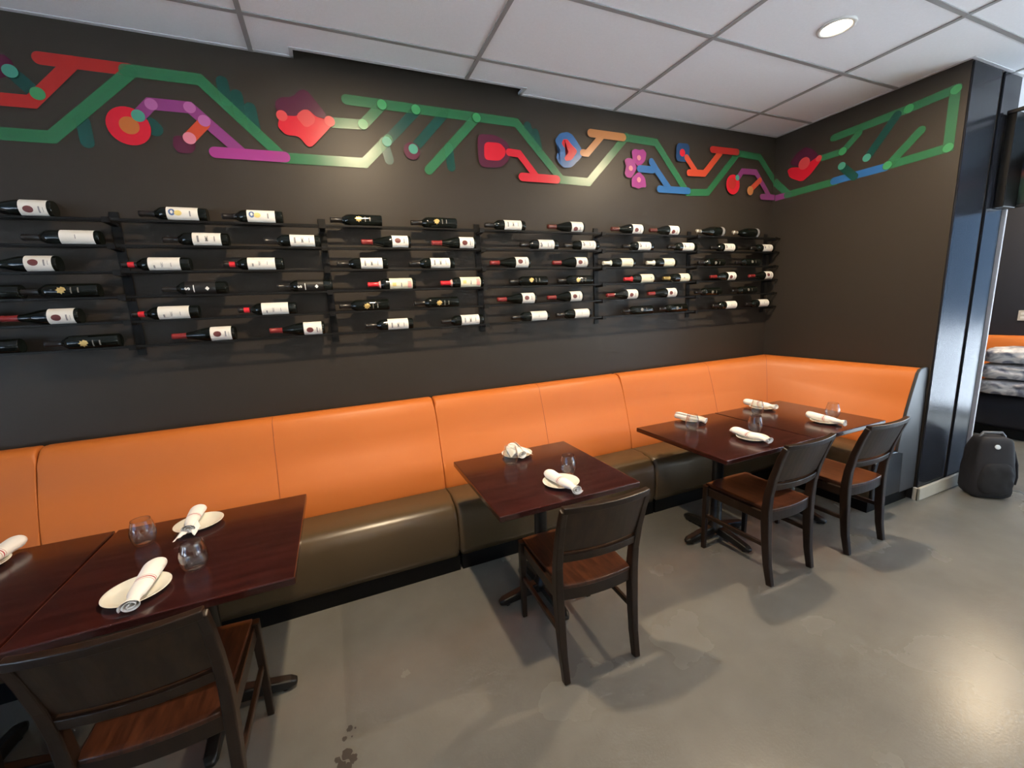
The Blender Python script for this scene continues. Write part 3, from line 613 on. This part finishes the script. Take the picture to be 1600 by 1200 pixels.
ORD = ['nearest the corner', 'second', 'third', 'fourth', 'fifth', 'sixth', 'seventh', 'eighth', 'ninth', 'tenth', 'eleventh', 'twelfth']
RN = ['top rail', 'second rail', 'third rail', 'fourth rail', 'fifth rail', 'bottom rail']
protos = {}
def make_bottle(t):
    g, gm, cs, cm, lab, off, prints, desc = TY[t]
    prof = {'bord': BORD, 'burg': BURG, 'cham': CHAM}[g]; R_ = {'bord': RB, 'burg': RG, 'cham': .0435}[g]
    e = empty('wine_bottle'); link('glass_body', body[g], None, e, smooth=True); 
    if not body[g].materials: body[g].materials.append(MATS['bottle_glass'])
    link('capsule', capsule(prof, cs), cm, e, smooth=True)
    if t == 'G': link('capsule_ring', capsule(prof, .222, .238, .0009), 'foil_pink', e, smooth=True)
    if t == 'E': link('capsule_ring', capsule(prof, .244, .272, .0012), 'foil_scarlet', e, smooth=True)
    par = e
    if lab: par = link('paper_label', label_me(lab[0], lab[1], R_), lab[2], e, smooth=True)
    for fn, m in prints: link('print', fn(), m, par)
    return e
for r in range(6):
    row = sorted([b for b in BOTTLES if b[0] == r], key=lambda b: -b[2])
    for i, (_, t, x) in enumerate(row):
        if t not in protos: protos[t] = b = make_bottle(t)
        else: b = copy_tree(protos[t])
        R_ = {'bord': RB, 'burg': RG, 'cham': .0435}[TY[t][0]]
        zc = RZ[r]+math.sqrt(R_**2-.0195**2)-.0002
        b.location = (x+TY[t][5], -.0825, zc)
        b.rotation_euler = (random.uniform(-.18, .18) + (.38 if (t in 'BQ' and r == 0) else 0), 0, 0)
        pos = ORD[i] if i == 0 else ORD[i]+' from corner'
        tag(b, '%s, %s, %s' % (TY[t][7], RN[r], pos), 'wine bottle', 'wine bottles lying on the wall rack')

# ------------------------------------------------------------------ tables
def make_table():
    e = empty('dining_table')
    o = link('tabletop', box_me('tabletop', (-.381, -.381, .720), (.381, .381, .750)), 'mahogany', e); bevel_mod(o, .005, 3)
    link('column', lathe_me('column', [(.0, .04), (.052, .04), (.052, .085), (.036, .10), (.036, .66), (.05, .67), (.05, .70), (0, .70)], 28), 'cast_iron', e, smooth=True)
    link('top_plate', boxes_me('top_plate', [((-.26, -.03, .700), (.26, .03, .7195)), ((-.03, -.26, .700), (.03, .26, .7195))]), 'cast_iron', e)
    n = 9; P = []; W_ = []; T_ = []
    for i in range(n+1):
        u = i/n; P.append((.03+u*.245, 0, .055-.030*u**1.4)); W_.append(.056-.010*u if i < n else .030); T_.append(.060-.022*u if i < n else .024)
    am = sweep_me('base_arm', P, W_, T_, Vector((0, 1, 0)))
    gl = lathe_me('glide', [(0, 0), (.014, 0), (.014, .012), (0, .012)], 12)
    for k in range(4):
        a = link('base_arm', am, 'cast_iron', e); a.rotation_euler = (0, 0, k*PI/2); bevel_mod(a, .009, 3)
        link('glide', gl, 'cast_iron', a, (.225, 0, 0))
    return e
tb = make_table()
TB = [(-1.374, -1.030, 'far left square mahogany table, mostly outside the left edge of view'), (-.603, -1.030, 'dark mahogany table in the left foreground with two plates and two glasses'),
      (.955, -.978, 'lone square mahogany table standing apart in the middle of the bench'), (2.311, -.992, 'left one of the two pushed-together mahogany tables near the corner'),
      (3.081, -.992, 'right one of the two pushed-together mahogany tables, beside the short orange wall bench')]
for i, (x, y, l) in enumerate(TB):
    t_ = tb if i == 0 else copy_tree(tb); t_.location = (x, y, 0); tag(t_, l, 'table', 'square pedestal tables')

# ------------------------------------------------------------------ chairs
def make_chair():
    e = empty('dining_chair')
    rl = [(0, 0), (.022, .12), (.034, .25), (.040, .36), (.042, .45), (.034, .55), (.012, .66), (-.020, .77), (-.048, .845)]
    for s in (-1, 1):
        o = link('leg', sweep_me('leg', [(s*(.184+.016*z/.85), y, z) for y, z in rl], [.030, .032, .034, .036, .036, .034, .032, .030, .028], [.034, .040, .045, .048, .048, .042, .037, .032, .028], Vector((1, 0, 0))), 'chair_wood', e); bevel_mod(o, .005, 2)
        o['label'] = 'curved rear leg rising into the back'
        o = link('leg', sweep_me('leg', [(s*.196, .452, 0), (s*.196, .450, .25), (s*.194, .445, .446)], [.026, .030, .036], [.026, .030, .036], Vector((1, 0, 0))), 'chair_wood', e); bevel_mod(o, .004, 2)
        o = link('side_rail', box_me('side_rail', (s*.186-.011, .060, .375), (s*.186+.011, .430, .432)), 'chair_wood', e); bevel_mod(o, .003, 1)
        o = link('stretcher', sweep_me('stretcher', [(s*.190, .045, .235), (s*.194, .445, .235)], .018, .026, Vector((1, 0, 0))), 'chair_wood', e); bevel_mod(o, .003, 1)
    def bar(name, z0, z1, th, half, y0, sag, lean, m, n=12):
        V = []; F = []
        for i in range(n+1):
            u = -1+2*i/n; x = u*half; yy = y0-sag*(1-u*u)
            for dy, z in ((-th/2, z0), (th/2, z0), (th/2+lean, z1), (-th/2+lean, z1)): V.append((x, yy+dy, z))
        for i in range(n):
            for k in range(4): a = i*4+k; b = i*4+(k+1) % 4; F.append((a, b, b+4, a+4))
        F += [(3, 2, 1, 0), tuple(n*4+k for k in range(4))]
        bm = bmesh.new(); vs = [bm.verts.new(v) for v in V]
        for f in F: bm.faces.new([vs[i] for i in f])
        o = link(name, finish(bm, name), m, e); bevel_mod(o, .004, 2); return o
    bar('top_rail', .832, .862, .030, .205, -.046, .028, -.004, 'chair_wood')
    bar('back_panel', .628, .834, .014, .192, .020, .026, -.066, 'chair_panel')
    bar('lower_rail', .576, .614, .024, .190, .026, .024, -.006, 'chair_wood')
    bar('rear_rail', .380, .440, .022, .184, .045, .020, 0, 'chair_wood')
    o = link('front_rail', box_me('front_rail', (-.18, .428, .385), (.18, .450, .432)), 'chair_wood', e); bevel_mod(o, .003, 1)
    # dished plywood seat
    n, m_ = 14, 14; V = []; F = []
    for top in (1, 0):
        for i in range(n+1):
            u = -1+2*i/n
            for j in range(m_+1):
                v = j/m_; hw = .188-.012*(1-v) if v > .06 else .170; y = .030+v*.43-.018*(1-u*u)*(1-v)+(.010*(1-u*u) if v > .9 else 0)
                z = .453-.010*(1-u*u)*math.sin(PI*min(1, v*1.1)) if top else .434
                V.append((u*hw, y, z))
    q = (n+1)*(m_+1)
    for i in range(n):
        for j in range(m_):
            a = i*(m_+1)+j; F.append((a, a+m_+1, a+m_+2, a+1)); F.append((q+a, q+a+1, q+a+m_+2, q+a+m_+1))
    rim = [i*(m_+1) for i in range(n+1)]+[n*(m_+1)+j for j in range(1, m_+1)]+[i*(m_+1)+m_ for i in range(n-1, -1, -1)]+[j for j in range(m_-1, 0, -1)]
    for a, b in zip(rim, rim[1:]+rim[:1]): F.append((a, b, q+b, q+a))
    bm = bmesh.new(); vs = [bm.verts.new(v) for v in V]
    for f in F: bm.faces.new([vs[i] for i in f])
    o = link('seat', finish(bm, 'seat'), 'seat_wood', e); o['label'] = 'reddish brown dished wooden seat'; bevel_mod(o, .004, 2, .9)
    for p in o.data.polygons: p.use_smooth = abs(p.normal.z) > .9
    return e
ch = make_chair()
CH = [(-.625, -1.585, -.01, 'dark wooden chair in the left foreground, back towards the view'), (-1.41, -1.60, .03, 'dark wooden chair at the far left table, only its corner in view'),
      (.955, -1.562, -.04, 'dark wooden chair at the lone table, its seat showing reddish grain'), (2.325, -1.515, .02, 'left one of the two dark chairs at the corner tables'),
      (3.025, -1.535, .0, 'right one of the two dark chairs at the corner tables, nearest the backpack')]
for i, (x, y, rz, l) in enumerate(CH):
    c = ch if i == 0 else copy_tree(ch); c.location = (x, y, 0); c.rotation_euler = (0, 0, rz); tag(c, l, 'chair', 'dark wooden dining chairs')

# ------------------------------------------------------------------ place settings
plate_me = lathe_me('side_plate', [(0, .003), (.050, .003), (.056, .0), (.060, .0005), (.068, .006), (.086, .014), (.0925, .0175), (.0935, .019), (.092, .0195), (.084, .0165), (.066, .0095), (.056, .006), (0, .006)], 48)
PL = [(-1.36, -.785, 'white plate on the far left table, cut by the left edge of view'), (-.707, -1.262, 'white plate at the front of the left foreground table'), (-.648, -.785, 'white plate at the bench side of the left foreground table'),
      (.975, -1.190, 'white plate at the chair side of the lone middle table'), (.952, -.690, 'white plate at the bench side of the lone middle table'), (2.388, -.690, 'white plate on the left corner table, bench side'),
      (2.368, -1.190, 'white plate on the left corner table, chair side'), (3.100, -.722, 'white plate on the right corner table, bench side'), (3.090, -1.200, 'white plate on the right corner table, chair side')]
for i, (x, y, l) in enumerate(PL):
    o = link('side_plate', plate_me, 'china', None, (x, y, .7503), smooth=True); tag(o, l, 'plate', 'small white plates')
GP = [(0, .004), (.018, .002), (.026, 0), (.029, .002), (.036, .012), (.0425, .030), (.0445, .048), (.0430, .066), (.0385, .086), (.0335, .104), (.0328, .108), (.0318, .107), (.0322, .103), (.0370, .086), (.0415, .066), (.0430, .048), (.0410, .031), (.0345, .014), (.027, .007), (0, .006)]
glass_me = lathe_me('stemless_glass', GP, 40)
GL = [(-.818, -.860, 'stemless glass behind, on the left foreground table'), (-.566, -1.178, 'stemless glass in front, on the left foreground table'), (.862, -.805, 'stemless glass before the bench-side napkin on the lone table'),
      (1.073, -1.100, 'stemless glass standing alone on the right half of the lone table'), (2.215, -.850, 'stemless glass on the left corner table before the bench-side napkin'), (2.516, -1.095, 'stemless glass on the left corner table behind the chair-side napkin'),
      (2.916, -.812, 'stemless glass on the right corner table before the bench-side napkin'), (3.250, -1.150, 'stemless glass on the right corner table behind the chair-side napkin')]
for i, (x, y, l) in enumerate(GL):
    o = link('stemless_glass', glass_me, 'drink_glass', None, (x, y, .7503), smooth=True); tag(o, l, 'glass', 'stemless wine glasses')
def napkin_mesh(L=.25, r0=.030, r1=.020, turns=2.3, seed=0, pinch=0):
    """rolled cloth: a spiral ribbon lofted along y from +L/2 (wide) to -L/2 (narrow end, spiral showing)"""
    rnd = random.Random(seed); N = 54; K = 22; V = []; UV = []; F = []
    for k in range(K+1):
        u = k/K; R_ = r0+(r1-r0)*u
        if u < .10: R_ *= .80+.20*math.sqrt(u/.10)
        if pinch and u > .72: R_ *= 1-pinch*math.sin((u-.72)/.28*PI)+.25*max(0, u-.86)/.14
        sk = .012*math.sin(u*3+seed)
        for i in range(N+1):
            w_ = i/N; a = 2*PI*turns*w_+seed*.7+.5; rr = R_*(.16+.84*w_**.8)*(1+.03*noise.noise(Vector((a, u*4, seed))))
            flat = .80
            V.append((rr*math.cos(a)*1.08+sk*.3, L/2-u*L + .006*w_*math.sin(a+seed), rr*math.sin(a)*flat)); UV.append((w_, u))
    for k in range(K):
        for i in range(N): a = k*(N+1)+i; F.append((a, a+1, a+N+2, a+N+1))
    mz = min(v[2] for v in V); V = [(x, y, z-mz) for x, y, z in V]
    me = me_from('rolled_napkin', V, F); ul = me.uv_layers.new(name='UVMap')
    for lp in me.loops: ul.data[lp.index].uv = UV[lp.vertex_index]
    return me
def flap_mesh(pts, seed):
    """small cloth flap: quad patch spanned by 4 corners with creases"""
    n = 10; V = []; F = []; UV = []
    a, b, c, d_ = [Vector(p) for p in pts]
    for i in range(n+1):
        for j in range(n+1):
            u, v = i/n, j/n; p = a*(1-u)*(1-v)+b*u*(1-v)+c*u*v+d_*(1-u)*v
            p.z += .007*noise.noise(Vector((u*4+seed, v*4, seed)))+.008*math.sin(PI*u)*math.sin(PI*v)
            V.append(p); UV.append((u, .2))
    for i in range(n):
        for j in range(n): q = i*(n+1)+j; F.append((q, q+1, q+n+2, q+n+1))
    me = me_from('napkin_flap', V, F); ul = me.uv_layers.new(name='UVMap')
    for lp in me.loops: ul.data[lp.index].uv = UV[lp.vertex_index]
    return me
# x, y, rot (0 = pointing at the room), length, flaps, label
NP = [(-1.315, -.770, -.10, .25, None, 'rolled white napkin on the far left table, tip in view'),
      (-.684, -1.262, .06, .26, None, 'rolled napkin with red stripe on the front plate of the left foreground table'),
      (-.660, -.785, .05, .22, 'tail', 'rolled napkin with loose pointed tail at the bench side of the left foreground table'),
      (.958, -1.235, .05, .25, None, 'rolled napkin with red stripe on the chair-side plate of the lone table'),
      (.948, -.700, -.05, .19, 'crumple', 'crumpled white napkin on the bench-side plate of the lone table'),
      (2.342, -.712, .24, .24, None, 'rolled white napkin on the left corner table, bench side'),
      (2.340, -1.200, -.08, .26, None, 'rolled white napkin on the left corner table, chair side'),
      (3.085, -.715, .05, .25, None, 'rolled white napkin on the right corner table, bench side'),
      (3.060, -1.215, -.10, .26, None, 'rolled white napkin on the right corner table, chair side')]
for i, (x, y, rz, L_, fl_, l) in enumerate(NP):
    e = empty('rolled_napkin', (x, y, .7625), rz); tag(e, l, 'napkin', 'rolled napkins on plates')
    o = link('cloth_roll', napkin_mesh(L_, .036, .022, 2.3, i*1.7, .3 if fl_ != 'crumple' else .1), 'napkin_cloth', e, smooth=True)
    sd = o.modifiers.new('thick', 'SOLIDIFY'); sd.thickness = .0014; sd.offset = 0
    if fl_:
        if fl_ == 'tail': P = [(.018, -.06, .034), (-.020, -.05, .026), (-.050, -.150, .002), (-.012, -.118, .010)]; P2 = [(.02, -.05, .036), (.036, -.085, .018), (.022, -.135, .004), (-.012, -.10, .022)]
        else: P = [(-.035, .02, .040), (.055, .03, .026), (.075, -.07, .006), (-.01, -.06, .034)]; P2 = [(-.02, .09, .040), (-.055, .05, .030), (-.06, -.06, .008), (.0, -.04, .040)]
        for q in (P, P2):
            f_ = link('loose_flap', flap_mesh(q, i+q[0][0]*50), 'napkin_cloth', e, smooth=True); sd = f_.modifiers.new('thick', 'SOLIDIFY'); sd.thickness = .0016; sd.offset = 0

# ------------------------------------------------------------------ beyond the partition
e = empty('banquette', (6.9, -.5, 0)); tag(e, 'distant orange-backed bench with dark seat in the area beyond the partition', 'bench seat')
k = []
run = [(X1, -.005, -1, 0), (X1, -1.12, -1, 0)]
k.append(profile_run('backrest', BACK, run, 'orange_vinyl', None, .02))
SEAT2 = [(a*1.32, b) for a, b in SEAT]
mat('navy_vinyl', (.016, .018, .026), .35)
k.append(profile_run('seat_cushion', SEAT2, [(X1, -.005, -1, 0), (X1, -1.62, -1, 0)], 'navy_vinyl', None, .02)); k[-1]['label'] = 'dark navy seat cushion'
k.append(link('plinth', box_me('plinth', (X1-.73, -1.60, 0), (X1-.02, -.01, .104)), 'black_plinth'))
for o in k: o.parent = e; o.matrix_parent_inverse = Matrix.Translation((-6.9, .5, 0))
def bundle(w, d_, h_, seed):
    bm = bmesh.new(); bmesh.ops.create_cube(bm, size=1); bmesh.ops.subdivide_edges(bm, edges=list(bm.edges), cuts=9, use_grid_fill=True)
    for v in bm.verts:
        x, y, z = v.co; p = 5
        r = (abs(2*x)**p+abs(2*y)**p+abs(2*z)**p)**(1/p); s_ = 1/max(r, 1e-6)*max(abs(2*x), abs(2*y), abs(2*z))
        v.co = Vector((x*s_*w, y*s_*d_, z*s_*h_)); nn = noise.noise(Vector((x*5+seed, y*5, z*5)))
        v.co += v.co.normalized()*nn*.02; v.co.z += h_/2
    return finish(bm, 'linen_bundle')
for i, (l) in enumerate(('lowest of the three wrapped linen bundles on the distant bench', 'middle one of the three wrapped linen bundles on the distant bench', 'topmost of the three wrapped linen bundles on the distant bench')):
    o = link('linen_bundle', bundle(.50, .50, .158, i*3.1), 'linen_wrap', None, (6.74+.01*i, -.98-.01*i, .466+.170*i), smooth=True); tag(o, l, 'linen', 'wrapped linen bundles'); o.rotation_euler = (0, 0, .06*i)
ot = empty('wall_outlet', (X1-.006, -.80, 1.28)); tag(ot, 'small pale outlet plate on the dark wall beyond the partition', 'outlet')
o = link('cover_plate', box_me('cover_plate', (-.004, -.037, -.058), (.005, .037, .058), .002, 1), 'outlet_plastic', ot)
for z in (-.022, .022): link('socket', box_me('socket', (-.006, -.016, z-.013), (-.003, .016, z+.013), .001, 1), 'lamp_trim', ot)
# black framed glass cabinet hung at the partition end
hc = empty('hanging_glass_case', (4.70, -1.40, 2.2)); tag(hc, 'black framed glass case hung high on the end of the partition', 'display case')
link('side_post', box_me('side_post', (-.11, -.006, 0), (.10, .045, .64), .004, 1), 'rack_steel', hc)
link('top_bar', box_me('top_bar', (-.13, -.60, .625), (-.105, .04, .650), .003, 1), 'steel_frame', hc)
link('top_bar', box_me('top_bar', (.085, -.60, .625), (.110, .04, .650), .003, 1), 'steel_frame', hc)
link('bottom_bar', box_me('bottom_bar', (.085, -.60, 0), (.110, .04, .025), .003, 1), 'steel_frame', hc)
link('front_post', box_me('front_post', (.085, -.60, 0), (.110, -.575, .65), .003, 1), 'steel_frame', hc)
link('mid_post', box_me('mid_post', (.08, -.105, 0), (.105, -.075, .42), .003, 1), 'steel_frame', hc)
m = bpy.data.materials.new('painted_reflection'); m.use_nodes = True; nt = m.node_tree; b = nt.nodes['Principled BSDF']; b.inputs['Roughness'].default_value = .1  # window reflection and glimpses in the pane, painted as colour bands by height
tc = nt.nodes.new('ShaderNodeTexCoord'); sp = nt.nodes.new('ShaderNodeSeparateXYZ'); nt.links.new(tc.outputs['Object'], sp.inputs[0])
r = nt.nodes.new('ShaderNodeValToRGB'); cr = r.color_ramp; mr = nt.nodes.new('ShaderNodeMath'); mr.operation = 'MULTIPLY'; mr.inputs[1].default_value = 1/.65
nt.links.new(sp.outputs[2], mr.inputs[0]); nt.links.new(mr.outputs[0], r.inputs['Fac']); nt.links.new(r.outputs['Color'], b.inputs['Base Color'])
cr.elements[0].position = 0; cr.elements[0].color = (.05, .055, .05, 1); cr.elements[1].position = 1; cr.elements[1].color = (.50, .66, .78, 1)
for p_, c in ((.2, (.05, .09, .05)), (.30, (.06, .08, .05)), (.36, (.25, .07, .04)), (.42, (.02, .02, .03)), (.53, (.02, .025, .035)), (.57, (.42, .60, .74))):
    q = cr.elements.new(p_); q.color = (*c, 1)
MATS['painted_reflection'] = m
link('reflection_panel', box_me('reflection_panel', (.092, -.575, .025), (.100, -.005, .625)), 'painted_reflection', hc)
link('glass_pane', box_me('glass_pane', (.086, -.575, .025), (.089, -.005, .625)), 'window_glass', hc)

# backpack
bp = empty('backpack', (4.61, -1.535, 0), math.radians(-40)); tag(bp, 'black backpack standing on the floor against the partition end', 'backpack')
def soft_box(name, w, d_, h_, taper, seed, p=6.5, amp=.008, lean=0):
    bm = bmesh.new(); bmesh.ops.create_cube(bm, size=1); bmesh.ops.subdivide_edges(bm, edges=list(bm.edges), cuts=11, use_grid_fill=True)
    for v in bm.verts:
        x, y, z = v.co; r = (abs(2*x)**p+abs(2*y)**p+abs(2*z)**p)**(1/p); s_ = max(abs(2*x), abs(2*y), abs(2*z))/max(r, 1e-6)
        x, y, z = x*s_, y*s_, z*s_; t_ = 1-taper*max(0, z+.1)
        v.co = Vector((x*w*t_, y*d_*t_+lean*(z+.5), (z+.5)*h_)); v.co += Vector((x, y, 0))*2*amp*noise.noise(Vector((x*5+seed, y*5, z*6)))
    return finish(bm, name)
link('main_pouch', soft_box('main_pouch', .255, .20, .49, .36, 1), 'bag_cloth', bp, smooth=True)
link('front_pocket', soft_box('front_pocket', .21, .09, .26, .15, 5, 3.2), 'bag_pocket', bp, (0, -.085, .04), smooth=True)
link('carry_handle', tube_me('carry_handle', [(-.07, .0, .43), (-.072, .0, .49), (-.055, .0, .515), (.055, .0, .515), (.072, .0, .49), (.07, .0, .43)], .011, 8), 'bag_handle', bp, smooth=True)
link('round_badge', lathe_me('round_badge', [(0, .006), (.014, .005), (.018, 0), (0, 0)], 20), 'bag_badge', bp, (-.015, -.088, .425)).rotation_euler = (PI/2-.35, 0, 0)
link('shoulder_strap', sweep_me('shoulder_strap', [(.08, -.02, .44), (.115, -.03, .38), (.140, -.035, .28), (.148, -.04, .18), (.138, -.045, .12)], .042, .010, Vector((0, 1, 0))), 'bag_cloth', bp, smooth=True)
link('loose_webbing', sweep_me('loose_webbing', [(.13, -.05, .07), (.17, -.07, .075), (.195, -.085, .05), (.205, -.10, .012), (.26, -.14, .006), (.36, -.15, .006), (.46, -.13, .006)], .020, .003, Vector((.3, 1, .1)).normalized()), 'bag_handle', bp)
